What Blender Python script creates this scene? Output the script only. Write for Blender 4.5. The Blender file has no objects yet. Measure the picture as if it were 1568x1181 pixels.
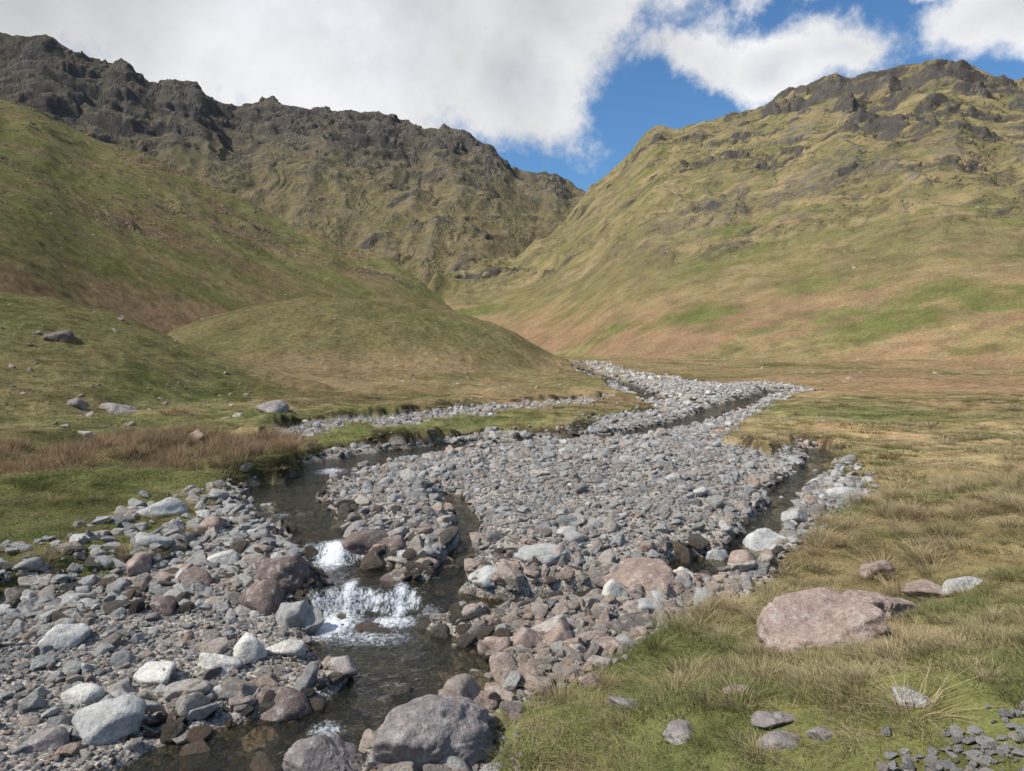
import bpy, bmesh, math, numpy as np, time
from mathutils import Vector, noise as mnoise
T0=time.time()
rs=np.random.RandomState(7)
scene=bpy.context.scene
# ------------------------------------------------------------------ survey constants (eye 3.2 m above the stream)
HC=3.2; F=1141.0; PITCH=math.radians(1.53); SP,CP=math.sin(PITCH),math.cos(PITCH)
def ray(u,v):
    a=(u-784.)/F; b=(590.5-v)/F; d=CP+b*SP
    return a/d,(b*CP-SP)/d       # x/y , z/y
# ------------------------------------------------------------------ noise
_ang=rs.rand(4096)*2*np.pi; GX=np.cos(_ang).astype(np.float32); GY=np.sin(_ang).astype(np.float32)
def gn(x,y,s=0):
    x=np.asarray(x,dtype=np.float64)+s*17.31; y=np.asarray(y,dtype=np.float64)-s*9.77
    ix=np.floor(x); iy=np.floor(y); fx=(x-ix).astype(np.float32); fy=(y-iy).astype(np.float32)
    ix=ix.astype(np.int64); iy=iy.astype(np.int64)
    def g(jx,jy,dx,dy):
        h=(jx*374761393+jy*668265263+s*144269)&0xffffffff
        h=((h^(h>>13))*1274126177)&0xffffffff; h=(h^(h>>16))&4095
        return GX[h]*dx+GY[h]*dy
    ux=fx*fx*fx*(fx*(fx*6-15)+10); uy=fy*fy*fy*(fy*(fy*6-15)+10)
    a=g(ix,iy,fx,fy); b=g(ix+1,iy,fx-1,fy); c=g(ix,iy+1,fx,fy-1); d=g(ix+1,iy+1,fx-1,fy-1)
    return ((a+(b-a)*ux)*(1-uy)+(c+(d-c)*ux)*uy)*1.5
def fbm(x,y,o=4,s=0,gain=.5):
    t=0;a=1;n=0
    for i in range(o):
        t=t+a*gn(x,y,s+i); n+=a; a*=gain; x=x*2.03; y=y*2.03
    return t/n*1.4
def ridged(x,y,o=4,s=0,gain=.5):
    t=0;a=1;n=0
    for i in range(o):
        t=t+a*(1-np.abs(gn(x,y,s+i))*2); n+=a; a*=gain; x=x*2.07; y=y*2.07
    return t/n
def ss(a,b,x):
    t=np.clip((x-a)/(b-a),0,1); return t*t*(3-2*t)
def lerp(a,b,t): return a+(b-a)*t
# ------------------------------------------------------------------ stream long profile
YF2,YF1=9.55,11.05
def wl(x,y):
    y2=y+.35*gn(x*.7,y*0+3.1,5)+.14*gn(x*2.6,y*0+1.1,6)
    wd=1.6*ss(-1.35,-.6,x)+1.2*ss(-2.9,-3.6,x)
    w1=1.6*ss(-2.2,-1.7,x)+1.2*ss(-3.1,-3.6,x)
    return .28*ss(YF2-.05-wd*.5,YF2+.2+wd,y2)+.22*ss(YF1-.05-w1*.5,YF1+.22+w1,y2)+.022*np.maximum(y-11.2,0)
def wlS(y):
    return .28*ss(YF2-1.2,YF2+1.5,y)+.22*ss(YF1-1.2,YF1+1.5,y)+.022*np.maximum(y-11.2,0)
def G(u,v):
    xs,zs=ray(u,v); lo,hi=1.0,900.0
    for _ in range(50):
        m=.5*(lo+hi)
        if HC+zs*m-float(wlS(np.array(m)))>0: lo=m
        else: hi=m
    return (xs*lo,lo)
# gravel corridor outline
Rpx=[(-900,1300),(-500,1040),(-150,960),(60,905),(200,882),(285,850),(325,795),(360,748),(440,742),(468,704),(540,690),(640,682),(700,676),(740,664),(800,668),(860,671),(900,663),(915,645),(1000,632),(985,613),(935,601),(925,587),(888,572),(845,554),(868,551),(932,565),(1000,575),(1100,592),(1190,591),(1245,601),(1190,620),(1130,650),(1105,685),(1185,706),(1238,682),(1282,694),(1270,728),(1330,758),(1275,800),(1222,835),(1190,875),(1150,922),(1060,948),(990,990),(900,1040),(830,1072),(762,1110),(735,1190),(690,1330),(500,1700),(-300,1900)]
RP=np.array([G(*p) for p in Rpx])
R2px=[(398,672),(470,650),(560,643),(680,629),(780,620),(880,614),(950,609),(900,628),(800,636),(740,648),(640,660),(560,664),(480,684),(425,690)]
RP2=np.array([G(*p) for p in R2px])
def sdpoly(P,x,y):
    d=np.full(x.shape,1e9); ins=np.zeros(x.shape,bool); n=len(P)
    for i in range(n):
        ax,ay=P[i]; bx,by=P[(i+1)%n]
        ex,ey=bx-ax,by-ay; wx,wy=x-ax,y-ay
        t=np.clip((wx*ex+wy*ey)/(ex*ex+ey*ey+1e-9),0,1)
        d=np.minimum(d,(wx-ex*t)**2+(wy-ey*t)**2)
        if ay!=by:
            c=((ay>y)!=(by>y))&(x<(bx-ax)*(y-ay)/(by-ay)+ax); ins^=c
    d=np.sqrt(d); return np.where(ins,-d,d)
CH=[[(1190,600,.9),(1120,622,.8),(1050,648,.7),(980,664,.6),(900,672,.6),(800,678,.6),(700,684,.7),(600,697,.85),(520,712,.95),(450,740,.85),(430,765,.8),(470,800,.55),(505,830,.45),(515,865,.5),(560,900,.65),(560,930,.75),(560,965,.8),(640,1000,.85),(640,1030,.8),(570,1070,.55),(500,1110,.45),(400,1150,.6),(280,1185,.7),(200,1260,.8)],
    [(1262,690,.5),(1255,715,.45),(1205,750,.36),(1185,790,.26),(1140,850,.38),(1050,868,.35),(950,908,.25),(850,915,.2),(760,925,.25),(650,925,.45)],
    [(845,552,2.),(900,570,1.0),(960,590,.8),(1000,612,.7),(1110,622,.7)],
    [(690,760,.2),(720,800,.2),(700,850,.25),(690,890,.25)]]
CHW=[[(*G(p[0],p[1]),p[2]) for p in c] for c in CH]
def chan(x,y):
    q=np.full(x.shape,9.)
    for c in CHW:
        for (ax,ay,aw),(bx,by,bw) in zip(c[:-1],c[1:]):
            ex,ey=bx-ax,by-ay
            t=np.clip(((x-ax)*ex+(y-ay)*ey)/(ex*ex+ey*ey+1e-9),0,1)
            d=np.hypot(x-ax-ex*t,y-ay-ey*t)/(aw+(bw-aw)*t)
            q=np.minimum(q,d)
    return q
# ------------------------------------------------------------------ hill layers: (u,v,dist) crests, (u,dist) feet
def azu(u,v=500): return math.atan(ray(u,v)[0])
NA=2400; AZT=np.linspace(-math.pi,math.pi,NA)
def mk(crest,foot,sig,e,back,name):
    az=[];r=[];z=[]
    for u,v,d in crest:
        xs,zs=ray(u,v); a=math.atan(xs); az.append(a); r.append(d); z.append(HC+zs*d*math.cos(a)-.022*d*math.cos(a))
    az=[-2.6]+az+[2.6]; r=[r[0]]+r+[r[-1]]; z=[max(0,z[0]*.3)]+z+[max(0,z[-1]*.3)]
    rc=np.interp(AZT,az,r); zc=np.interp(AZT,az,z)
    rf=np.interp(AZT,[azu(u) for u,_ in foot],[d for _,d in foot])
    def sm(a,s):
        k=np.exp(-.5*(np.arange(-60,61)/s)**2); k/=k.sum()
        return np.convolve(np.pad(a,60,mode='edge'),k,'valid')
    zl=sm(zc,9 if name in('far','right') else max(sig,.5))
    if sig>0: zc=sm(zc,sig)
    zl=np.minimum(zl,zc*1.03+1)
    rc=sm(rc,12); rf=sm(rf,12)
    return dict(rc=rc,zc=np.maximum(zc,0),zl=np.maximum(zl,0),rf=rf,e=e,back=back,name=name)
L=[mk([(-900,120,1500),(-300,20,1500),(-100,35,1500),(0,55,1500),(70,62,1500),(100,76,1480),(160,96,1480),(200,104,1500),(235,124,1500),(275,121,1500),(320,135,1500),(365,163,1550),(385,170,1600),(412,152,1600),(450,159,1600),(520,166,1600),(580,172,1600),(640,184,1600),(700,206,1550),(750,220,1500),(775,240,1480),(790,262,1480),(850,275,1500),(898,292,1500),(940,314,1500),(1050,380,1500),(1300,480,1500)],
     [(-900,650),(200,640),(660,560),(900,650)],.9,1.12,500,'far'),
   mk([(600,560,420),(640,470,470),(665,424,540),(700,414,580),(740,406,620),(800,384,680),(835,362,720),(880,318,800),(905,293,850),(940,262,850),(965,235,850),(990,205,850),(1008,190,850),(1030,195,850),(1080,188,850),(1160,165,850),(1190,152,840),(1240,145,840),(1280,129,840),(1340,115,830),(1400,102,820),(1430,88,820),(1462,93,820),(1500,112,820),(1568,130,820),(1750,150,800),(2300,200,700)],
     [(600,400),(700,370),(800,310),(940,220),(1100,190),(1300,170),(1568,150),(2300,120)],.9,1.12,350,'right'),
   mk([(-900,100,600),(-300,60,640),(0,150,640),(60,168,640),(130,206,620),(250,249,600),(350,296,570),(420,335,540),(500,364,520),(580,390,500),(630,418,470),(665,452,440),(700,482,420),(735,512,400),(780,550,380)],
     [(-900,60),(0,110),(250,170),(450,230),(700,330),(800,360)],4,1.0,200,'left'),
   mk([(200,560,110),(262,514,118),(300,497,120),(380,479,122),(450,468,122),(520,465,120),(600,471,118),(700,488,114),(760,501,112),(800,521,112),(838,547,112),(860,560,112)],
     [(200,95),(380,78),(600,76),(740,80),(860,100)],7,.8,45,'mound'),
   mk([(-900,400,60),(-300,455,60),(0,470,58),(100,482,56),(180,500,54),(250,527,52),(330,562,50),(400,584,48),(450,602,46),(500,615,45)],
     [(-900,18),(-200,26),(0,30),(200,34),(400,42),(500,44)],7,.85,40,'hillock')]
def tab(a,az):
    f=(az+math.pi)/(2*math.pi)*(NA-1); i=np.clip(f.astype(np.int64),0,NA-2); t=f-i
    return a[i]*(1-t)+a[i+1]*t
COL=dict(straw=(.345,.275,.145),olive=(.205,.185,.085),green=(.155,.18,.06),bracken=(.30,.20,.12),rock=(.175,.162,.145),dark=(.13,.118,.105),gravel=(.48,.45,.41),soil=(.06,.04,.025),bed=(.12,.10,.07),scree=(.25,.235,.22))  # dark: far crag rock, with cloud shadow put into its colour
COL={k:np.array(v) for k,v in COL.items()}
RUSH_L=np.array([G(*p) for p in [(-400,710),(0,708),(300,692),(470,700),(450,730),(350,748),(0,755),(-400,775)]])
TALL_R=np.array([G(*p) for p in [(1180,905),(1270,810),(1340,775),(1568,740),(1900,740),(1900,900),(1568,905),(1400,915),(1260,970),(1130,1030),(985,1040),(1000,985),(1150,925)]])
def terrain(x,y,colour=False):
    x=np.asarray(x,float); y=np.asarray(y,float)
    r=np.hypot(x,y); az=np.arctan2(x,y)
    w=wl(x,y); base=np.maximum(w,wlS(y))+.06
    near=r<420
    sd=np.full(x.shape,99.); sd2=np.full(x.shape,99.); q=np.full(x.shape,9.)
    xn,yn=x[near],y[near]
    if xn.size:
        wob=.20*fbm(xn/1.1,yn/1.1,3,11)*np.clip(r[near]/10,.6,2.5)+.35*fbm(xn/3.5,yn/3.5,2,14)*ss(12,25,r[near])
        sd[near]=sdpoly(RP,xn,yn)+wob; sd2[near]=sdpoly(RP2,xn,yn)+wob
        q[near]=chan(xn,yn)+.45*fbm(xn/.9,yn/.9,3,21)
    sdm=np.minimum(sd,sd2)
    n1=fbm(x/4,y/4,3,31); n2=fbm(x/.8,y/.8,3,35)
    grav=base+.02+.07*n1+.04*n2+.16*ss(1.,4.,q)*ss(0,-2.,sd)
    bed=w-.15+.08*n2
    z_in=lerp(grav,bed,1-ss(.65,1.2,q))
    hb=lerp(.15,.38,ss(9,16,y))*lerp(1,.55,ss(0,5,x-.15*y))*np.clip(.75+1.1*fbm(x/2.6,y/2.6,2,38),.25,1.3)*lerp(1,.6,ss(24,34,y))
    nearright=(1-ss(9,24,r))*ss(-4,1,x)
    out=base+.02+hb*ss(0,.30,sdm)+1.25*ss(.2,5.5,sd)*nearright+.13*n1*ss(0,2,sdm)+.06*n2*ss(0,.6,sdm)+.35*fbm(x/22,y/22,3,41)*ss(3,15,sdm)+.012*np.clip(sd,0,20)
    z=np.where(sdm<0,np.where(sd<0,z_in,base+.03+.04*n2),out)
    hs=[]
    for l in L:
        rc=tab(l['rc'],az); rf=tab(l['rf'],az); zc=tab(l['zc'],az); zl=tab(l['zl'],az)
        s=(r-rf)/(rc-rf); sc=np.clip(s,0,1)
        if l['name'] in('mound','hillock'): p=np.sin(sc*math.pi/2)**1.25
        else: p=sc**l['e']; zc=lerp(zl,zc,ss(.6,.97,sc))
        hs.append(zc*p*np.where(s>1,np.exp(-((r-rc)/l['back'])**2),1))
    hs=np.array(hs); idx=hs.argmax(0)
    wob=1+.35*fbm(x/60,y/60,3,43)
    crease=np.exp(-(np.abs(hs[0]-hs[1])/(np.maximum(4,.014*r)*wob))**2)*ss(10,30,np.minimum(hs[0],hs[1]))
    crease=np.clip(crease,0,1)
    hz=hs[0]
    for h in hs[1:]:
        k=.05*np.maximum(hz,h)+.001
        hz=np.maximum(hz,h)+np.maximum(k-np.abs(hz-h),0)**2/(4*k)
    far=hz>.3
    crag=np.zeros(x.shape); gul=np.zeros(x.shape); pat=np.zeros(x.shape)
    if far.any():
        X,Y,Rr,A,H,I=x[far],y[far],r[far],az[far],hz[far],idx[far]
        hm=ss(6,70,H); lr=np.log(np.maximum(Rr,1))
        T=A*np.where(I==0,1500.,np.where(I==1,800.,550.))      # along-slope coordinate
        wx=fbm(X/90,Y/90,3,51); big=fbm(X/170,Y/170,4,53)
        g=ridged(A*13+wx*.45+lr*.9,lr*2.6+wx*.5,3,57)
        isf=(I==0); isr=(I==1)
        cn=.6*fbm(T/120+.5*wx,Rr/45+1.0*wx,5,61,.6)+.5*fbm(X/60,Y/60,4,62,.6)
        cm=ss(-.05,.35,cn+np.where(isf,-.32+.52*ss(200,430,H+70*ss(-.3,-.5,A)),np.where(isr,-.30+.40*ss(50,190,H)*ss(.08,.35,A)+.24*ss(190,290,H)*ss(.2,.5,A),(-.34+.25*ss(90,220,H)))))*ss(30,60,H)*(I<3)
        f=np.where(isf,1.2,np.where(isr,1.0,.5))
        dz=hm*f*(.009*Rr*big+.012*Rr*(g-.55))
        Tt=36.; zz=H+dz+26*fbm(T/190,Rr/190,2,63)+.10*T+5*fbm(T/50,Rr/40,3,64)
        fr=zz/Tt-np.floor(zz/Tt); st=np.floor(zz/Tt)*Tt+Tt*ss(.22,.72,fr)
        dz=dz+(st-zz)*cm*np.where(isf,.5,.65)
        Tt=11.; zz=H+dz+12*fbm(T/110,Rr/80,3,66)-.06*T+2*fbm(T/20,Rr/20,2,68)
        fr=zz/Tt-np.floor(zz/Tt); st=np.floor(zz/Tt)*Tt+Tt*ss(.28,.72,fr)
        dz=dz+(st-zz)*np.clip(cm*.7,0,1)*.75
        rg=ridged(T/38+wx,Rr/70,4,71,.45)
        dz=dz+cm*(rg-.55)*np.where(isf,2.8,4.5)
        sm=fbm(X/9,Y/9,3,75)
        dz=dz+hm*(sm*.4+.8*fbm(X/30,Y/30,3,77))+(1-hm)*ss(.3,4,H)*(sm*.3+.12*fbm(X/3,Y/3,2,78))
        dz=dz-crease[far]*.012*Rr
        z[far]+=dz; crag[far]=cm; gul[far]=g*hm; pat[far]=ridged(T/30+wx,Rr/17,5,79,.7)*.6+cn*.5
    z=z+hz
    if not colour: return z,sd,sd2,q
    c=dict(sd=sd,sd2=sd2,q=q,hz=hz,idx=idx,crag=crag,gul=gul,w=w,n1=n1,n2=n2,r=r,az=az,pat=pat,crease=crease)
    return z,c
# ------------------------------------------------------------------ helpers
def mesh_np(name,co,faces,smooth=True,attrs=None):
    me=bpy.data.meshes.new(name); n=len(faces); k=faces.shape[1]
    me.vertices.add(len(co)); me.vertices.foreach_set('co',np.ascontiguousarray(co,dtype=np.float32).ravel())
    me.loops.add(n*k); me.loops.foreach_set('vertex_index',faces.astype(np.int32).ravel())
    me.polygons.add(n); me.polygons.foreach_set('loop_start',np.arange(0,n*k,k,dtype=np.int32))
    if attrs:
        for an,(tp,dat) in attrs.items():
            a=me.attributes.new(an,tp,'POINT')
            a.data.foreach_set('color' if tp=='FLOAT_COLOR' else 'value',np.ascontiguousarray(dat,dtype=np.float32).ravel())
    me.update(calc_edges=True)
    if smooth: me.polygons.foreach_set('use_smooth',np.ones(n,dtype=bool))
    return me
def link(name,me,mat=None):
    o=bpy.data.objects.new(name,me); scene.collection.objects.link(o)
    if mat: me.materials.append(mat)
    return o
def newmat(name):
    m=bpy.data.materials.new(name); m.use_nodes=True; nt=m.node_tree; nt.nodes.clear()
    return m,nt
class NT:
    def __init__(s,nt): s.nt=nt
    def n(s,t,ins=None,**kw):
        nd=s.nt.nodes.new(t)
        for k,v in kw.items(): setattr(nd,k,v)
        if ins:
            for k,v in ins.items():
                sk=nd.inputs[k]
                if isinstance(v,bpy.types.NodeSocket): s.nt.links.new(v,sk)
                else: sk.default_value=v
        return nd
    def math(s,op,a,b=0.,c=None,clamp=False):
        nd=s.n('ShaderNodeMath',operation=op,use_clamp=clamp)
        for i,v in enumerate([a,b] if c is None else [a,b,c]):
            if isinstance(v,bpy.types.NodeSocket): s.nt.links.new(v,nd.inputs[i])
            else: nd.inputs[i].default_value=v
        return nd.outputs[0]
    def mapr(s,v,a,b,c,d,smooth=False):
        nd=s.n('ShaderNodeMapRange',{0:v,1:a,2:b,3:c,4:d})
        if smooth: nd.interpolation_type='SMOOTHSTEP'
        return nd.outputs[0]
    def noise(s,vec,scale,detail=4,rough=.55,dist=0.):
        return s.n('ShaderNodeTexNoise',{'Vector':vec,'Scale':scale,'Detail':detail,'Roughness':rough,'Distortion':dist})
    def mix(s,f,a,b,bt='MIX'):
        nd=s.n('ShaderNodeMix',data_type='RGBA',blend_type=bt)
        for i,v in ((0,f),(6,a),(7,b)):
            if isinstance(v,bpy.types.NodeSocket): s.nt.links.new(v,nd.inputs[i])
            else: nd.inputs[i].default_value=v if i==0 else ((*v,1) if len(v)==3 else v)
        return nd.outputs[2]
    def scale(s,c,f):
        nd=s.n('ShaderNodeVectorMath',operation='SCALE')
        s.nt.links.new(c,nd.inputs[0]) if isinstance(c,bpy.types.NodeSocket) else None
        if isinstance(f,bpy.types.NodeSocket): s.nt.links.new(f,nd.inputs['Scale'])
        else: nd.inputs['Scale'].default_value=f
        return nd.outputs[0]
    def ramp(s,f,stops,interp='LINEAR'):
        nd=s.n('ShaderNodeValToRGB',{0:f}); cr=nd.color_ramp; cr.interpolation=interp
        while len(cr.elements)<len(stops): cr.elements.new(.5)
        for e,(p,c) in zip(cr.elements,stops): e.position=p; e.color=(*c,1)
        return nd.outputs[0]
# ------------------------------------------------------------------ materials
def mat_terrain():
    m,nt=newmat('terrain_surface'); t=NT(nt)
    pos=t.n('ShaderNodeTexCoord').outputs['Object']
    col=t.n('ShaderNodeAttribute',attribute_name='Col').outputs['Color']
    msk=t.n('ShaderNodeSeparateColor',{0:t.n('ShaderNodeAttribute',attribute_name='Mask').outputs['Color']})
    gr,rk,nr=msk.outputs[0],msk.outputs[1],msk.outputs[2]
    a=t.noise(pos,.12,6,.72).outputs[0]; c=t.noise(pos,1.6,6,.78).outputs[0]; d=t.noise(pos,40,1,.6).outputs[0]
    v=t.math('MULTIPLY',t.mapr(a,.3,.7,.72,1.28),t.mapr(c,.3,.7,.52,1.48))
    v2=t.math('MULTIPLY',v,t.mapr(d,.3,.7,.8,1.2))
    gcol=t.scale(col,v2)
    hue=t.mapr(t.noise(pos,.3,4,.75).outputs[0],.38,.62,0,1)
    gcol=t.mix(t.math('MULTIPLY',hue,.5),gcol,t.mix(1.,gcol,(1.22,.98,.9),'MULTIPLY'))
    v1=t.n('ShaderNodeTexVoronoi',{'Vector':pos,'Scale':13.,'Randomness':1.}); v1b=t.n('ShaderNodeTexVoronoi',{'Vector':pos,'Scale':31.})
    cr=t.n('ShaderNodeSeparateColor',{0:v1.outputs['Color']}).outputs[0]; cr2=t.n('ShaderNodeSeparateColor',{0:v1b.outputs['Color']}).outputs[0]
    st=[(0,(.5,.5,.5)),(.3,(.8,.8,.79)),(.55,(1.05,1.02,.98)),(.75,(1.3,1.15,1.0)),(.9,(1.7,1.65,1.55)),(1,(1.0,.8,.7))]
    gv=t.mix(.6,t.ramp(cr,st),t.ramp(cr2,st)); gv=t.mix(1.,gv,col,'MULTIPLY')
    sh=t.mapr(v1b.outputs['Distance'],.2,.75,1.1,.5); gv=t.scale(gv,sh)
    fc=t.mix(gr,gcol,gv)
    h=t.math('ADD',t.math('MULTIPLY',t.math('SUBTRACT',1.,v1.outputs['Distance']),.03),t.math('MULTIPLY',t.math('SUBTRACT',1.,v1b.outputs['Distance']),.02))
    hg=t.math('MULTIPLY',c,t.mapr(nr,0,1,1.0,.30))
    hg=t.math('ADD',hg,t.math('MULTIPLY',c,t.math('MULTIPLY',rk,2.3)))
    hg=t.math('ADD',hg,t.math('MULTIPLY',a,t.math('MULTIPLY',rk,8.)))
    hh=t.n('ShaderNodeMix',{0:gr,2:hg,3:h},data_type='FLOAT').outputs[0]
    bp=t.n('ShaderNodeBump',{'Height':hh,'Strength':.8,'Distance':1.})
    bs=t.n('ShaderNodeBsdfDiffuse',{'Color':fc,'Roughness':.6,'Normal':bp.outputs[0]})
    nt.links.new(bs.outputs[0],t.n('ShaderNodeOutputMaterial').inputs[0]); return m
def mat_rock(name,stops,wet=False,lich=.5,sc=1.):
    m,nt=newmat(name); t=NT(nt)
    pos=t.n('ShaderNodeTexCoord').outputs['Object']; oi=t.n('ShaderNodeObjectInfo')
    off=t.n('ShaderNodeVectorMath',{0:pos,1:oi.outputs['Location']},operation='ADD').outputs[0]
    base=t.ramp(oi.outputs['Random'],stops)
    a=t.noise(off,3.*sc,7,.72).outputs[0]; c=t.noise(off,26*sc,3,.65).outputs[0]
    v=t.math('MULTIPLY',t.mapr(a,.3,.7,.62,1.4),t.mapr(c,.3,.7,.72,1.3))
    col=t.scale(base,v)
    lm=t.mapr(t.noise(off,6.*sc,4,.7).outputs[0],.56,.66,0,lich); col=t.mix(lm,col,(.46,.45,.40) if not wet else (.06,.06,.03))
    hh=t.math('ADD',t.math('MULTIPLY',a,.12/sc),t.math('MULTIPLY',c,.018/sc))
    bp=t.n('ShaderNodeBump',{'Height':hh,'Strength':.85,'Distance':1.})
    bs=t.n('ShaderNodeBsdfPrincipled',{'Base Color':col,'Roughness':.3 if wet else .85,'Specular IOR Level':.4 if wet else .2,'Normal':bp.outputs[0]})
    nt.links.new(bs.outputs[0],t.n('ShaderNodeOutputMaterial').inputs[0]); return m
def mat_blade(name,stops):
    m,nt=newmat(name); t=NT(nt)
    oi=t.n('ShaderNodeObjectInfo')
    pn=t.noise(oi.outputs['Location'],.5,3,.6).outputs[0]
    f=t.math('ADD',t.math('MULTIPLY',oi.outputs['Random'],.45),t.mapr(pn,.34,.66,-.28,.72),clamp=True)
    base=t.ramp(f,stops)
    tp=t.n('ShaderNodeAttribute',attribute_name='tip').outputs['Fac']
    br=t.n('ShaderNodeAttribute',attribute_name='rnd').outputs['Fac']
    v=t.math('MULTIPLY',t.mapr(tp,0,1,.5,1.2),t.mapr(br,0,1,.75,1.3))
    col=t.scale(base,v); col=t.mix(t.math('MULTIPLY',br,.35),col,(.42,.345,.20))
    d=t.n('ShaderNodeBsdfDiffuse',{'Color':col}); tr=t.n('ShaderNodeBsdfTranslucent',{'Color':col})
    mx=t.n('ShaderNodeMixShader',{0:.28,1:d.outputs[0],2:tr.outputs[0]})
    nt.links.new(mx.outputs[0],t.n('ShaderNodeOutputMaterial').inputs[0]); return m
def mat_water():
    m,nt=newmat('stream_water'); t=NT(nt)
    pos=t.n('ShaderNodeTexCoord').outputs['Object']; foam=t.n('ShaderNodeAttribute',attribute_name='foam').outputs['Fac']
    mp=t.n('ShaderNodeMapping',{'Vector':pos,'Scale':(1.,.6,1)}).outputs[0]
    a=t.noise(mp,7,4,.65,.8).outputs[0]
    bp=t.n('ShaderNodeBump',{'Height':t.math('MULTIPLY',a,.10),'Strength':.8,'Distance':1.})
    tr=t.n('ShaderNodeBsdfTransparent',{'Color':(.72,.69,.54,1)})
    gl=t.n('ShaderNodeBsdfGlossy',{'Color':(.9,.9,.9,1),'Roughness':.05,'Normal':bp.outputs[0]})
    fr=t.n('ShaderNodeFresnel',{'IOR':1.33,'Normal':bp.outputs[0]})
    df=t.n('ShaderNodeBsdfDiffuse',{'Color':(.06,.065,.04,1)})
    body=t.n('ShaderNodeMixShader',{0:.12,1:tr.outputs[0],2:df.outputs[0]})
    w=t.n('ShaderNodeMixShader',{0:fr.outputs[0],1:body.outputs[0],2:gl.outputs[0]})
    fs=t.n('ShaderNodeMapping',{'Vector':pos,'Scale':(1.,.75,.5)}).outputs[0]
    fn=t.noise(fs,19,6,.85,1.2).outputs[0]
    fm=t.mapr(t.math('ADD',foam,t.math('MULTIPLY',t.mapr(fn,.3,.7,-.7,.7),t.mapr(foam,0,.4,0,1))),.30,.95,0,.95)
    fb=t.n('ShaderNodeBump',{'Height':fn,'Strength':.5,'Distance':.05})
    fd=t.n('ShaderNodeBsdfDiffuse',{'Color':(.80,.83,.85,1),'Normal':fb.outputs[0]})
    o=t.n('ShaderNodeMixShader',{0:fm,1:w.outputs[0],2:fd.outputs[0]})
    nt.links.new(o.outputs[0],t.n('ShaderNodeOutputMaterial').inputs[0]); return m
# ------------------------------------------------------------------ terrain sheet
fa=np.radians(np.linspace(-47,47,1080)); ba=np.radians(np.linspace(47,313,70))[1:-1]
az=np.concatenate([fa,ba]); rr=np.concatenate([[.02],np.geomspace(.8,60,480),np.geomspace(60,2600,950)[1:]])
AZ,RR=np.meshgrid(az,rr); X=(RR*np.sin(AZ)).ravel(); Y=(RR*np.cos(AZ)).ravel()
Z,c=terrain(X,Y,True)
nR,nA=len(rr),len(az)
P=np.stack([X,Y,Z],-1).reshape(nR,nA,3)
du=np.roll(P,-1,1)-np.roll(P,1,1); dv=np.gradient(P,axis=0)
N=np.cross(du,dv); N/=np.linalg.norm(N,axis=2,keepdims=True)+1e-9; nz=np.abs(N[...,2]).ravel()
sd,sd2,q,hz,idx,crag,gul,r_,a_,pat,crs=[c[k] for k in('sd','sd2','q','hz','idx','crag','gul','r','az','pat','crease')]
def mixc(C,col,w): return C+(col-C)*np.clip(w,0,1)[:,None]
m1=fbm(X/30,Y/30,4,81); m2=fbm(X/7,Y/7,3,85); m3=fbm(X/120,Y/120,4,88); m4=fbm(X/50,Y/50,5,98,.65); m5=fbm(X/14,Y/14,4,105,.65)
C=np.tile(COL['olive'],(len(X),1))
C=mixc(C,COL['straw'],ss(-.35,.4,m1+.5*m2))
C=mixc(C,COL['green'],.85*ss(-.1,.4,m2*.6-m1+np.where((X<-3)&(r_<60),.3,0)))
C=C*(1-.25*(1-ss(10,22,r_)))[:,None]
flat=1-ss(1,10,hz)
C=mixc(C,COL['straw']*1.10,flat*ss(14,40,r_)*.65*ss(-.5,.3,m2))
C=mixc(C,COL['green']*1.15,flat*ss(10,20,r_)*.55*ss(.05,.35,m5)*(1-ss(2,9,sd)))
bk=ss(-.15,.3,m1*.8+m3*.5+.15)*np.exp(-((hz-6)/18)**2)*(r_>35)*np.where((idx==3)|(idx==4),.3,.8)
C=mixc(C,COL['bracken'],bk)
rb=ss(.15,.5,a_)*ss(16,32,r_)*flat; C=mixc(C,np.array((.37,.255,.145)),.7*rb*ss(-.45,.25,m1+.3*m2))
hl=ss(8,40,hz)
C=mixc(C,np.array((.265,.225,.115)),hl*(idx==1)*.75*ss(-.5,.5,m4+.2))
C=mixc(C,np.array((.19,.175,.075)),hl*(idx==1)*.65*ss(.0,.4,m4))
C=mixc(C,np.array((.17,.14,.09)),hl*(idx==1)*.45*ss(.1,.4,m5*.6+.6*m3))
C=mixc(C,np.array((.22,.195,.092)),hl*(idx==2)*.75)
C=mixc(C,np.array((.20,.21,.075)),hl*(idx==2)*.7*ss(.0,.35,-m4))
C=mixc(C,COL['bracken']*.85,hl*(idx==2)*.5*ss(.05,.4,m4))
C=mixc(C,np.array((.205,.197,.085)),ss(.5,3,hz)*((idx==3)|(idx==4))*.65)
C=mixc(C,np.array((.205,.172,.098)),hl*(idx==0)*.85)
C=mixc(C,np.array((.19,.175,.078)),hl*(idx==0)*.7*ss(.0,.35,m4)*(1-ss(240,380,hz)))
C=mixc(C,np.array((.125,.112,.092)),hl*(idx==0)*.88*ss(230,420,hz+110*m4+80*m5+50*ss(-.3,-.5,a_)))  # cloud shadow on the far upper slopes, painted as darker grey-brown
steep=ss(.24,.48,(1-nz)+m2*.05)
outc=ss(.38,.52,pat+.07*(idx==0)+.10*ss(.1,.4,a_)*ss(40,130,hz)*(idx==1)-.03*(idx==2))*ss(15,60,hz)
rocky=np.clip(steep*ss(.05,.5,crag+.1)+.85*outc*ss(-.1,.4,crag+.10),0,1)*ss(10,40,hz)
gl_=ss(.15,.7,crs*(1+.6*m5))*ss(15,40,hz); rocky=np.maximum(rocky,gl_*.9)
RC=np.where((idx==0)[:,None],COL['dark'],COL['rock']*.78)  # far crags take the darker tone, cloud shade mixed into the rock colour
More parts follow.
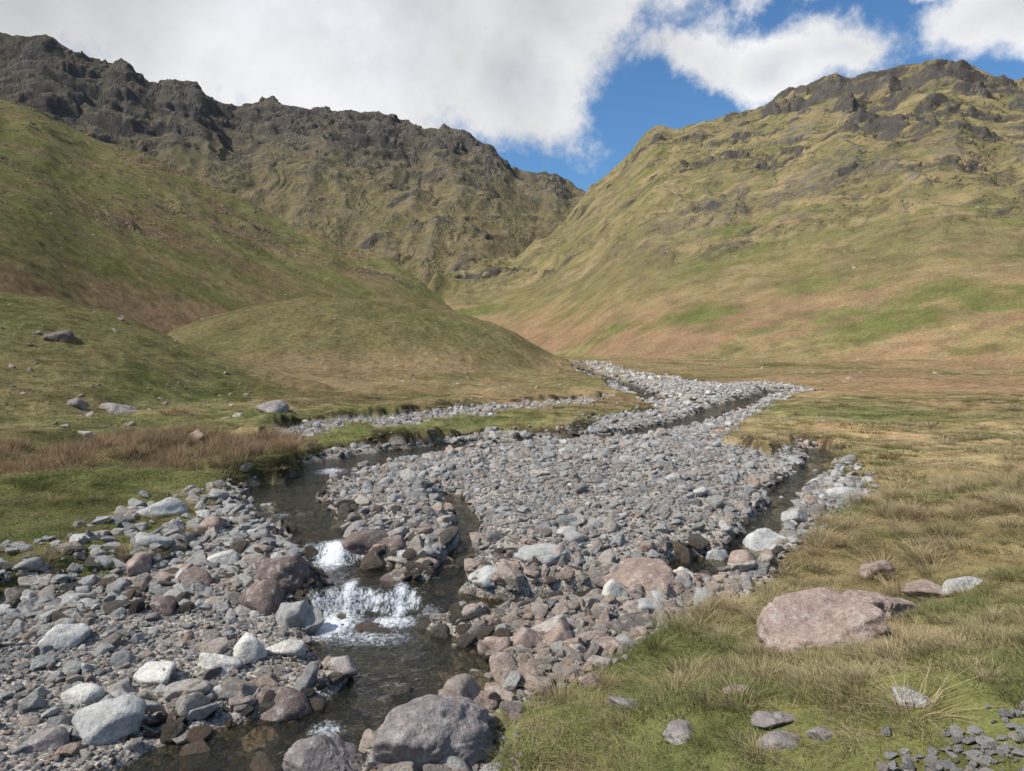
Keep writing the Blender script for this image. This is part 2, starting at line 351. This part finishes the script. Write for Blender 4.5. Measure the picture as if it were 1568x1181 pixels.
RC=RC*np.where(gl_>.3,.6,1.)[:,None]
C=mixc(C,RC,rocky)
spk=ss(.20,.32,fbm(X/6,Y/6,4,111,.7)*.6+m4*.35+np.where(idx==1,.06*ss(.0,.4,a_),0))*ss(20,80,hz)*(idx!=3); C=mixc(C,COL['rock']*.8,spk*.6); rocky=np.maximum(rocky,spk*.4)
scr=ss(.58,.78,gul+.25*m3)*hl*np.where(idx==1,ss(.05,.4,a_),np.where(idx==0,.6,.25)); C=mixc(C,COL['scree']*.75,scr*.5*ss(-.3,.2,m2+m5))
# stream corridor
sdm=np.minimum(sd,sd2)
gn_=fbm(X/2.5,Y/1.8,4,122)
gmask=ss(.05,-.08,sdm)*(1-ss(150,230,r_))*(1-ss(.3,1.2,hz))
gmask*=1-.75*ss(55,75,r_)*ss(-.25,.15,gn_)
gmask*=np.where(sd2<.05,np.where(sd<.05,1,1-.85*ss(-.2,.15,gn_)),1)
C=mixc(C,COL['soil'],ss(-.02,.03,sdm)*(1-ss(.18,.36,sdm))*ss(9,14,r_)*.85*(1-ss(.3,1.2,hz))*ss(-.5,.1,fbm(X/2.2,Y/2.2,2,120)))
C=mixc(C,COL['gravel']*.9,gmask)
C=mixc(C,COL['bed'],gmask*(1-ss(.75,1.15,q))*(sd<0))
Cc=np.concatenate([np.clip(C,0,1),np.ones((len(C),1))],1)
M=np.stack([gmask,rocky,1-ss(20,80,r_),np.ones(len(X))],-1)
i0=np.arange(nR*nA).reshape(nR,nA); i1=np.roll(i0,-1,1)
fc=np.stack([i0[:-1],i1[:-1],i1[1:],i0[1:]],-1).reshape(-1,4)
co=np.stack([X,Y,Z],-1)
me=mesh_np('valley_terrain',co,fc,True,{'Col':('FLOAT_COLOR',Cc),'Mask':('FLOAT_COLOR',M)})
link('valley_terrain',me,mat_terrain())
# ------------------------------------------------------------------ water
wa=np.radians(np.linspace(-46,32,620)); wr=np.geomspace(3.5,300,720)
A2,R2=np.meshgrid(wa,wr); wx=(R2*np.sin(A2)).ravel(); wy=(R2*np.cos(A2)).ravel()
tz,tsd,_,tq=terrain(wx,wy); wlev=wl(wx,wy)
foam=np.zeros(len(wx))
for u,v,ru,rv,s in [(510,950,44,32,1.0),(600,945,40,14,.85),(560,975,90,20,.5),(512,850,32,15,1.0),(500,868,26,12,.5),(535,915,12,22,.9),(612,922,12,20,.9),(505,722,26,5,.7),(500,1120,32,18,.55),(560,850,20,8,.3),(660,935,30,10,.4),(430,790,20,6,.4),(600,1050,30,8,.3)]:
    cx,cy=G(u,v); ex,ey=G(u,v-rv); fx,fy=G(u+ru,v)
    foam=np.maximum(foam,s*np.exp(-(((wx-cx)/(fx-cx))**2+((wy-cy)/max(.06,abs(ey-cy)))**2)))
gy_=(wl(wx,wy+.08)-wl(wx,wy-.08))/.16
foam=np.maximum(foam,ss(.35,1.1,gy_)*.6)
wz=wlev+.008*fbm(wx/.35,wy/.35,3,91)*(R2.ravel()<40)+foam*.03*(.3+ridged(wx/.2,wy/.35,2,95))
W0=np.arange(len(wr)*len(wa)).reshape(len(wr),len(wa))
wf=np.stack([W0[:-1,:-1],W0[:-1,1:],W0[1:,1:],W0[1:,:-1]],-1).reshape(-1,4)
wfix=(tz<wz+.12)&(tsd<.3)
keep=wfix[wf].any(1); wf=wf[keep]
me=mesh_np('stream_water',np.stack([wx,wy,wz],-1),wf,True,{'foam':('FLOAT',foam)})
link('stream_water',me,mat_water())
# ------------------------------------------------------------------ rocks
def ico(sub):
    bm=bmesh.new(); bmesh.ops.create_icosphere(bm,subdivisions=sub,radius=1)
    v=np.array([x.co[:] for x in bm.verts]); f=np.array([[q.index for q in p.verts] for p in bm.faces]); bm.free()
    return v/np.linalg.norm(v,axis=1,keepdims=True),f
ICO={k:ico(k) for k in(3,4,6)}
def rock_mesh(name,seed,sub,dims,npl=13,p=16,nz=.05,freq=1.5):
    r=np.random.RandomState(seed); d,f=ICO[sub]
    n=r.normal(size=(npl,3)); n/=np.linalg.norm(n,axis=1,keepdims=True); dd=r.uniform(.55,.95,npl)
    t=d@n.T; iv=np.where(t>.02,t/dd,0.0); rad=((iv**p).sum(1)+ (1/1.2)**p)**(-1/p)
    off=Vector(r.uniform(-50,50,3))
    nn=np.array([mnoise.fractal(Vector(q)*freq+off,.9,2.1,6 if sub>4 else 3) for q in d])
    rad=rad*(1+nz*nn)
    v=d*rad[:,None]*np.array(dims)
    return mesh_np(name,v,f,True)
GREY=[(0,(.24,.23,.215)),(.13,(.34,.33,.31)),(.30,(.50,.48,.445)),(.45,(.43,.425,.40)),(.58,(.56,.51,.44)),(.68,(.46,.37,.30)),(.77,(.38,.345,.31)),(.86,(.48,.465,.43)),(.94,(.66,.63,.57)),(1,(.76,.73,.67))]
WARM=[(0,(.25,.21,.185)),(.3,(.41,.35,.295)),(.5,(.49,.365,.28)),(.7,(.47,.43,.38)),(.85,(.50,.36,.27)),(1,(.62,.55,.47))]
WET=[(0,(.05,.044,.037)),(.4,(.11,.088,.065)),(.7,(.14,.10,.07)),(1,(.10,.095,.08))]
m_stone=mat_rock('stone_dry',GREY,lich=.3,sc=.8); m_warm=mat_rock('stone_warm',WARM,lich=.3,sc=.8); m_wet=mat_rock('stone_wet',WET,True,sc=.8)
def coll(name,objs):
    cl=bpy.data.collections.new(name)
    for o in objs: cl.objects.link(o)
    return cl
def mkrocks(tag,mat,n,seed):
    out=[]; r=np.random.RandomState(seed)
    for i in range(n):
        me=rock_mesh(f'{tag}_{i:02d}',seed+i,4 if tag!='wet_stone' else 3,(1,r.uniform(.6,.95),r.uniform(.45,.85)),npl=r.randint(7,13),p=50,nz=.08)
        me.materials.append(mat); out.append(bpy.data.objects.new(f'{tag}_{i:02d}',me))
    return coll(tag,out)
C_st=mkrocks('dry_stone',m_stone,16,100); C_wm=mkrocks('warm_stone',m_warm,8,200); C_wt=mkrocks('wet_stone',m_wet,6,300)
def scatter(name,pts,rot,scl,idx,cl):
    me=bpy.data.meshes.new(name); me.vertices.add(len(pts)); me.vertices.foreach_set('co',np.asarray(pts,np.float32).ravel())
    for an,tp,d,k in(('rot','FLOAT_VECTOR',rot,'vector'),('scl','FLOAT_VECTOR',scl,'vector'),('pick','INT',idx,'value')):
        a=me.attributes.new(an,tp,'POINT'); a.data.foreach_set(k,np.ascontiguousarray(d,dtype=np.int32 if tp=='INT' else np.float32).ravel())
    o=link(name,me); md=o.modifiers.new('scatter','NODES')
    ng=bpy.data.node_groups.new(name+'_nodes','GeometryNodeTree'); md.node_group=ng
    ng.interface.new_socket('Geometry',in_out='INPUT',socket_type='NodeSocketGeometry'); ng.interface.new_socket('Geometry',in_out='OUTPUT',socket_type='NodeSocketGeometry')
    nd=ng.nodes; gi=nd.new('NodeGroupInput'); go=nd.new('NodeGroupOutput'); ip=nd.new('GeometryNodeInstanceOnPoints'); ci=nd.new('GeometryNodeCollectionInfo')
    ci.inputs['Collection'].default_value=cl; ci.inputs['Separate Children'].default_value=True; ci.inputs['Reset Children'].default_value=True
    def at(nm,tp):
        a=nd.new('GeometryNodeInputNamedAttribute'); a.data_type=tp; a.inputs['Name'].default_value=nm; return [s for s in a.outputs if s.enabled and s.name=='Attribute'][0]
    lk=ng.links.new
    lk(gi.outputs[0],ip.inputs['Points']); lk(ci.outputs[0],ip.inputs['Instance']); ip.inputs['Pick Instance'].default_value=True
    lk(at('pick','INT'),ip.inputs['Instance Index']); lk(at('rot','FLOAT_VECTOR'),ip.inputs['Rotation']); lk(at('scl','FLOAT_VECTOR'),ip.inputs['Scale'])
    lk(ip.outputs[0],go.inputs[0]); return o
def rnd(n): return rs.rand(n)
def rotv(n,tilt=.35): return np.stack([rs.normal(0,tilt,n),rs.normal(0,tilt,n),rnd(n)*6.283],-1)
bands=[(3.5,9.5,-9,2.5,420,.013,.036),(3.5,11,-10,3,44,.04,.085),(4,12,-12,4,7,.08,.17),
       (9,16,-9,8,230,.02,.045),(9,30,-9,14,62,.04,.085),(9,30,-9,14,9,.08,.17),
       (16,34,-9,14,90,.035,.06),(30,60,-6,24,20,.07,.15),(60,130,0,50,1.5,.14,.26)]
pts=[];siz=[]
for y0,y1,x0,x1,den,s0,s1 in bands:
    n=int((y1-y0)*(x1-x0)*den); x=x0+rnd(n)*(x1-x0); y=y0+rnd(n)*(y1-y0)
    k=np.abs(x/y)<.95; x,y=x[k],y[k]
    pts.append(np.stack([x,y],-1)); siz.append(s0+(s1-s0)*rnd(len(x))**2.)
pts=np.concatenate(pts); siz=np.concatenate(siz)
z,sd_,sd2_,q_=terrain(pts[:,0],pts[:,1]); wv=wl(pts[:,0],pts[:,1])
x,y=pts.T
pp=np.where(sd_<.25,1,0)*np.where(q_>1.0,1,.40)
cl_=fbm(x/1.2,y/1.2,3,131); pp=pp*np.where(siz>.04,np.clip(.6+1.5*cl_,.12,1),np.clip(.85+.4*cl_,.3,1))
pp=np.where((siz>.06)|(q_>1.1),pp,pp*.3)
pp=np.where(sd_>0,pp*.35,pp); pp=np.where((sd2_<0),.22,pp)
k=rnd(len(x))<pp; x,y,z,siz,q_,sd_,wv=[v[k] for v in(x,y,z,siz,q_,sd_,wv)]
siz=siz*np.where((q_<2.2)&(y<14)&(siz>.05),1.3,1)
zz=z+siz*.22
wet=(zz+siz*.2<wv+.05)|((q_<1.25)&(rnd(len(x))<.6))
hot=(rnd(len(x))<np.where((x>-2.5)&(x<3)&(y<10.5),.7,.20))
def do(mask,name,cl,ncl):
    n=mask.sum(); s=siz[mask][:,None]*np.stack([rs.uniform(.85,1.35,n)]*3,-1)
    scatter(name,np.stack([x[mask],y[mask],zz[mask]],-1),rotv(n,.35),s,rs.randint(0,ncl,n),cl)
do(wet,'streambed_stones',C_wt,6); do(~wet&~hot,'river_stones',C_st,16); do(~wet&hot,'brown_river_stones',C_wm,8)
def inpoly(px,n):
    Pg=np.array([G(*p) for p in px]); x0,y0=Pg.min(0); x1,y1=Pg.max(0)
    x=x0+rnd(n*6)*(x1-x0); y=y0+rnd(n*6)*(y1-y0); k=sdpoly(Pg,x,y)<0; return x[k][:n],y[k][:n]
def stones_in(name,px,n,s0,s1,cl,ncl,pw=2.):
    x,y=inpoly(px,n); z=terrain(x,y)[0]; s=s0+(s1-s0)*rnd(len(x))**pw
    scatter(name,np.stack([x,y,z+s*.15],-1),rotv(len(x),.35),np.stack([s*rs.uniform(.8,1.3,len(x)),s,s*.9],-1),rs.randint(0,ncl,len(x)),cl)
stones_in('bank_stones',[(-100,850),(60,850),(200,790),(330,760),(420,760),(480,860),(420,960),(200,960),(0,990),(-100,1000)],380,.06,.17,C_st,16,1.6)
stones_in('dark_bank_stones',[(-100,880),(60,880),(300,830),(420,800),(480,880),(440,960),(200,960),(0,990),(-100,1000)],110,.07,.17,C_wt,6,1.5)
stones_in('brown_bank_stones',[(700,960),(830,930),(1000,910),(1160,900),(1060,950),(900,1040),(760,1110),(680,1080)],380,.05,.15,C_wm,8,1.8)
stones_in('cascade_stones',[(440,890),(560,880),(700,900),(700,935),(640,925),(560,915),(500,930),(450,930)],60,.08,.16,C_wt,6,1.2)
stones_in('channel_stones',[(460,820),(620,820),(1000,890),(900,930),(700,900),(470,890)],140,.05,.14,C_wm,8,1.6)
stones_in('dark_channel_stones',[(400,760),(620,800),(700,860),(1000,890),(900,930),(700,960),(470,890)],150,.05,.14,C_wt,6,1.6)
stones_in('pool_stones',[(480,960),(760,960),(740,1050),(560,1120),(480,1100)],80,.04,.12,C_wt,6,1.8)
stones_in('meadow_stones',[(-200,660),(0,610),(150,600),(330,600),(420,620),(330,690),(0,700)],110,.06,.22,C_wm,8,2.8)
stones_in('right_bank_stones',[(1180,880),(1230,790),(1340,740),(1240,690),(1180,740),(1120,830)],420,.05,.15,C_st,16,1.8)
# ------------------------------------------------------------------ individual boulders
ysam=np.geomspace(2.5,900,2500)
def hit(u,v):
    xs,zs=ray(u,v); tz=terrain(xs*ysam,ysam)[0]; d=HC+zs*ysam-tz; i=np.argmax(d<0); yy=ysam[i]; return xs*yy,yy,tz[i]
cx,cy=[],[]
for _ in range(900):
    u,v=rs.uniform(1330,1640),rs.uniform(1070,1230)
    if v>1190-(u-1330)*.45 or rs.rand()<.08: cx.append(u); cy.append(v)
pq=np.array([hit(a,b) for a,b in list(zip(cx,cy))[:300]]); s=.014+.045*rnd(len(pq))**2.3
scatter('path_stones',pq+np.array([0,0,.012]),rotv(len(pq),.3),np.stack([s,s,s*.8],-1),rs.randint(0,16,len(pq)),C_st)
PATHC=pq
PINK=[(0,(.29,.215,.175)),(1,(.36,.27,.225))]; PURP=[(0,(.225,.195,.185)),(1,(.28,.245,.225))]; DARK=[(0,(.15,.115,.10)),(1,(.19,.145,.125))]; PALE=[(0,(.52,.49,.43)),(1,(.60,.57,.51))]; GRY=[(0,(.36,.35,.33)),(1,(.46,.45,.42))]
MB={k:mat_rock('boulder_'+k,v,lich=.55,sc=1.5) for k,v in dict(pink=PINK,purp=PURP,dark=DARK,pale=PALE,grey=GRY).items()}
B=[(628,1178,190,.45,'purp',.2),(495,1195,105,.5,'purp',0),(440,905,92,.8,'dark',.3),(402,935,62,.8,'dark',0),(1270,985,130,.55,'pink',.35),(1345,955,95,.6,'pink',.3),(985,905,104,.38,'pink',0),(1100,866,40,.8,'grey',0),(1185,850,62,.6,'grey',.3),(1140,868,44,.5,'pink',0),(160,1130,84,.6,'grey',0),(415,1108,80,.5,'dark',0),(232,1048,60,.55,'pale',0),(330,1030,50,.65,'pale',0),(372,1012,46,.8,'pale',0),(435,1003,44,.6,'pale',0),(805,995,48,.8,'pink',0),(765,1000,42,.9,'pink',.2),(855,985,48,.7,'pink',0),(945,918,38,.8,'pale',0),(1042,896,42,.7,'pale',0),(1018,925,40,.6,'grey',0),(940,1005,46,.7,'pink',0),(1050,1130,56,.35,'purp',0),(1190,1112,56,.3,'purp',0),(1195,1145,54,.3,'purp',.4),(1262,1130,44,.25,'purp',0),(1340,885,50,.55,'pink',0),(1480,905,52,.35,'grey',0),(1430,915,64,.3,'pink',0),(240,790,56,.5,'grey',0),(232,835,44,.5,'grey',0),(320,815,44,.7,'pink',0),(412,632,42,.5,'purp',0),(175,634,44,.45,'purp',0),(85,520,38,.5,'dark',.4),(610,905,50,.6,'dark',0),(560,845,60,.5,'dark',0),(600,840,46,.5,'dark',0),(495,905,40,.5,'dark',0),(680,915,50,.5,'dark',0),(745,900,54,.5,'grey',0),(1300,770,60,.35,'grey',0),(600,1080,40,.4,'dark',0),(520,1030,50,.5,'purp',0),(390,1150,54,.5,'pink',0),(210,880,46,.6,'pink',0),(335,870,40,.7,'pale',0),(830,860,70,.35,'grey',0),(120,1080,44,.6,'pale',0),(60,1150,50,.6,'purp',0),(960,1085,52,.3,'purp',0),(1130,1060,34,.3,'pink',0),(735,1090,50,.6,'pink',0),(800,1045,52,.7,'pink',.3),(690,1140,56,.5,'purp',.5),(300,675,30,.6,'pink',0),(120,625,26,.6,'purp',0),(1400,1080,52,.3,'grey',0),(905,1050,36,.6,'pink',0),(300,900,50,.6,'dark',0),(250,940,44,.6,'dark',0),(100,985,54,.5,'grey',0),(1000,940,44,.6,'grey',0)]
for i,(u,v,wpx,hr,mt,tl) in enumerate(B):
    bx,by,bz=hit(u,v); d=math.hypot(bx,by); s=wpx/F*d*.56
    bigb=wpx>90
    me=rock_mesh('boulder',900+i*7,6 if bigb else 4,(s,s*rs.uniform(.65,.9),s*hr*1.25),npl=9 if bigb else 10,p=60,nz=.13 if bigb else .09,freq=1.8)
    o=link('boulder',me,MB[mt]); o.location=(bx,by+s*.35,bz+s*hr*.22); o.rotation_euler=(rs.normal(0,.12),tl*-.6,rs.uniform(-.5,.5))
n=1500; ang=np.radians(rs.uniform(-45,42,n)); rad=np.exp(rs.uniform(math.log(28),math.log(500),n)); fx,fy=rad*np.sin(ang),rad*np.cos(ang)
z,sd_,_,_=terrain(fx,fy); k=(sd_>1)&((fbm(fx/25,fy/25,3,141)>.0)); fx,fy,z,rad=fx[k],fy[k],z[k],rad[k]
s=.06+.0014*rad*(rnd(len(fx))**4)+.0005*rad
scatter('fell_boulders',np.stack([fx,fy,z+s*.1],-1),rotv(len(fx)),np.stack([s,s,s],-1),rs.randint(0,8,len(fx)),C_wm)
# ------------------------------------------------------------------ grass
def tuft(name,nb,rad,h0,h1,wd,lean,mat,seed):
    r=np.random.RandomState(seed); V=[];Fq=[];tip=[];rn=[]
    for i in range(nb):
        a=r.rand()*6.283; d=rad*math.sqrt(r.rand()); bx,by=d*math.cos(a),d*math.sin(a)
        h=r.uniform(h0,h1); la=r.rand()*6.283; ln=abs(r.normal(0,lean))*h+ .5*lean*h*(d/rad); lx,ly=math.cos(la)*.5+math.cos(a),math.sin(la)*.5+math.sin(a)
        pa=r.rand()*3.14; px,py=math.cos(pa)*wd/2,math.sin(pa)*wd/2; b=len(V); q=r.rand()
        for t,wf_ in((0,1),(.55,.75),(1,.12)):
            cx=bx+lx*ln*t*t; cy=by+ly*ln*t*t; cz=h*(t-.22*lean*t*t)-.015
            V+= [(cx-px*wf_,cy-py*wf_,cz),(cx+px*wf_,cy+py*wf_,cz)]; tip+=[t,t]; rn+=[q,q]
        Fq+=[(b,b+1,b+3,b+2),(b+2,b+3,b+5,b+4)]
    me=mesh_np(name,np.array(V),np.array(Fq),True,{'tip':('FLOAT',np.array(tip)),'rnd':('FLOAT',np.array(rn))}); me.materials.append(mat)
    return bpy.data.objects.new(name,me)
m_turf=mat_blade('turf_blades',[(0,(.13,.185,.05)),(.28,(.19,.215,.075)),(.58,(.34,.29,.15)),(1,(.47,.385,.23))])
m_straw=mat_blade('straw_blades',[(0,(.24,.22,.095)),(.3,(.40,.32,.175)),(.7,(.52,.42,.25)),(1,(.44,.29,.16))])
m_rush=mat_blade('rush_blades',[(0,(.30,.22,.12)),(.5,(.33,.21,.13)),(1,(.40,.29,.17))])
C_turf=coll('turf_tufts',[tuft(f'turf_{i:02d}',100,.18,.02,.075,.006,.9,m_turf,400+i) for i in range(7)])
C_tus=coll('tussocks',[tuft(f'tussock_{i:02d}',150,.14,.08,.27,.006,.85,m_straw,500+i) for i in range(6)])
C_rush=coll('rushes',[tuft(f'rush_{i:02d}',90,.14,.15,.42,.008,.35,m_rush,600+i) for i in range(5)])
pt=[];
for y0,y1,den,sc in[(1.5,8,90,.9),(8,14,34,1.2),(14,24,12,1.7),(24,42,4,2.4)]:
    x1=y1*.95; n=int((y1-y0)*2*x1*den); xx=rs.uniform(-x1,x1,n); yy=rs.uniform(y0,y1,n); k=np.abs(xx/yy)<.95; pt.append(np.stack([xx[k],yy[k],np.full(k.sum(),sc)],-1))
pt=np.concatenate(pt); gx,gy,gs=pt.T; z,sd_,sd2_,_=terrain(gx,gy)
k=(sd_>.12)&(sd2_>.1)&(rnd(len(gx))<np.clip(.3+sd_*2,0,1)); 
bare=fbm(gx/.7,gy/.7,3,151); k&=(bare<.5)|(rnd(len(gx))<.3)
dp=np.full(len(gx),9.)
for p_ in PATHC: dp=np.minimum(dp,(gx-p_[0])**2+(gy-p_[1])**2)
k&=(dp>.012)|(rnd(len(gx))<.3)
gx,gy,gs,z,sdg=gx[k],gy[k],gs[k],z[k],sd_[k]; n=len(gx)
hv=np.clip(.85+.9*fbm(gx/1.6,gy/1.6,3,155),.35,1.5)
s=gs*rs.uniform(.7,1.3,n); scatter('turf_grass',np.stack([gx,gy,z],-1),np.stack([np.zeros(n),np.zeros(n),rnd(n)*6.28],-1),np.stack([s,s,s*hv*rs.uniform(.7,1.2,n)/np.sqrt(gs)],-1),rs.randint(0,7,n),C_turf)
inT=(sdpoly(TALL_R,gx,gy)<0); pr=np.where(inT,.6,np.where(gx>0,np.where(gy<8,.035,.08),.02)); pr=np.where((sdg<.5)&(gy<20)&(gy>6),np.maximum(pr,.15),pr)
pr=pr*np.clip(.6+1.8*fbm(gx/1.2,gy/1.2,3,161),.03,1.6)
k=rnd(n)<pr; m=k.sum(); s=np.sqrt(gs[k])*rs.uniform(.5,1.15,m)
scatter('tussock_grass',np.stack([gx[k],gy[k],z[k]],-1),np.stack([rs.normal(0,.12,m),rs.normal(0,.12,m),rnd(m)*6.28],-1),np.stack([s,s,s*rs.uniform(.7,1.1,m)],-1),rs.randint(0,6,m),C_tus)
k=(sdpoly(RUSH_L,gx,gy)+.5*fbm(gx/1.5,gy/1.5,3,171)<0)&(rnd(n)<.75); m=k.sum(); s=rs.uniform(.6,1.3,m)
scatter('rushes',np.stack([gx[k],gy[k],z[k]],-1),np.stack([rs.normal(0,.15,m),rs.normal(0,.15,m),rnd(m)*6.28],-1),np.stack([s*1.3,s*1.3,s],-1),rs.randint(0,5,m),C_rush)
# ------------------------------------------------------------------ sun, sky
SE,SR=math.radians(47),math.radians(-114)
sd_l=bpy.data.lights.new('sun','SUN'); sd_l.energy=5.0; sd_l.angle=math.radians(.5); sd_l.color=(1,.95,.87)
so=bpy.data.objects.new('sun',sd_l); scene.collection.objects.link(so)
dv=Vector((math.sin(SR)*math.cos(SE),math.cos(SR)*math.cos(SE),math.sin(SE))); so.rotation_euler=dv.to_track_quat('Z','Y').to_euler()
wd=bpy.data.worlds.new('World'); scene.world=wd; wd.use_nodes=True; nt=wd.node_tree; nt.nodes.clear(); t=NT(nt)
sky=t.n('ShaderNodeTexSky'); sky.sky_type='NISHITA'; sky.sun_disc=False; sky.sun_elevation=SE; sky.sun_rotation=SR%(2*math.pi); sky.air_density=1.; sky.dust_density=.3; sky.ozone_density=2.5
gen=t.n('ShaderNodeTexCoord').outputs['Generated']
n3=t.noise(gen,3.2,7,.6).outputs['Color']
wv=t.n('ShaderNodeVectorMath',{0:n3,1:(.5,.5,.5)},operation='SUBTRACT').outputs[0]
wdv=t.n('ShaderNodeVectorMath',{0:t.scale(wv,.20),1:gen},operation='ADD').outputs[0]
sp=t.n('ShaderNodeSeparateXYZ',{0:wdv})
aa=t.math('ARCTAN2',sp.outputs[0],sp.outputs[1]); ee=t.math('ARCSINE',sp.outputs[2])
acc=None
for u,v,ru,rv in[(200,-40,640,300),(560,60,400,190),(800,120,160,130),(850,0,225,150),(1050,110,110,45),(1180,130,120,46),(1290,110,110,50),(1560,85,150,70),(1200,0,110,26),(1420,20,100,20),(-500,100,500,300),(2000,0,350,120)]:
    a0=math.atan((u-784)/F); e0=math.atan((560-v)/F)
    d=t.math('ADD',t.math('POWER',t.math('ABSOLUTE',t.math('MULTIPLY',t.math('SUBTRACT',aa,a0),F/ru)),2.),t.math('POWER',t.math('ABSOLUTE',t.math('MULTIPLY',t.math('SUBTRACT',ee,e0),F/rv)),2.))
    mm=t.math('MULTIPLY',t.math('SUBTRACT',1.,t.math('SQRT',d)),min(1.,.35+rv/160)); acc=mm if acc is None else t.math('MAXIMUM',acc,mm)
nb=t.noise(gen,6.,9,.66).outputs[0]; nf=t.noise(gen,2.2,6,.6).outputs[0]
elz=t.math('ARCSINE',t.n('ShaderNodeSeparateXYZ',{0:gen}).outputs[2])
high=t.math('MULTIPLY',t.mapr(elz,.6,.95,0,1),t.mapr(nf,.4,.6,-.5,.5)); acc=t.math('MAXIMUM',acc,t.math('SUBTRACT',high,t.mapr(elz,.55,.75,1,0)))
acc=t.math('ADD',acc,t.mapr(nb,.3,.7,-.42,.36))
cm=t.mapr(acc,-.12,.36,0,1,True)
thick=t.mapr(acc,.1,.85,1.,0.)
lum=t.math('ADD',t.mapr(nf,.38,.62,-.16,.14),t.mapr(thick,0,1,.74,.99)); lum=t.math('MULTIPLY',lum,t.mapr(nb,.3,.7,.84,1.14))
cc=t.scale(t.mix(thick,(.94,.965,1.02),(1,1,1)),t.math('MULTIPLY',lum,9.2))
skc=t.mix(1.,sky.outputs[0],(.76,1.10,1.34),'MULTIPLY')
bg=t.n('ShaderNodeBackground',{'Color':t.mix(cm,skc,cc),'Strength':.1})
nt.links.new(bg.outputs[0],t.n('ShaderNodeOutputWorld').inputs[0])
# ------------------------------------------------------------------ camera
cd=bpy.data.cameras.new('camera'); cam=bpy.data.objects.new('camera',cd); scene.collection.objects.link(cam)
cd.sensor_fit='HORIZONTAL'; cd.sensor_width=36; cd.lens=36*F/1568.; cd.clip_start=.05; cd.clip_end=6000
cam.location=(0,0,HC); cam.rotation_euler=(math.pi/2-PITCH,0,0); scene.camera=cam
scene.view_settings.view_transform='Standard'; scene.view_settings.look='None'; scene.view_settings.exposure=0
print('done',time.time()-T0)
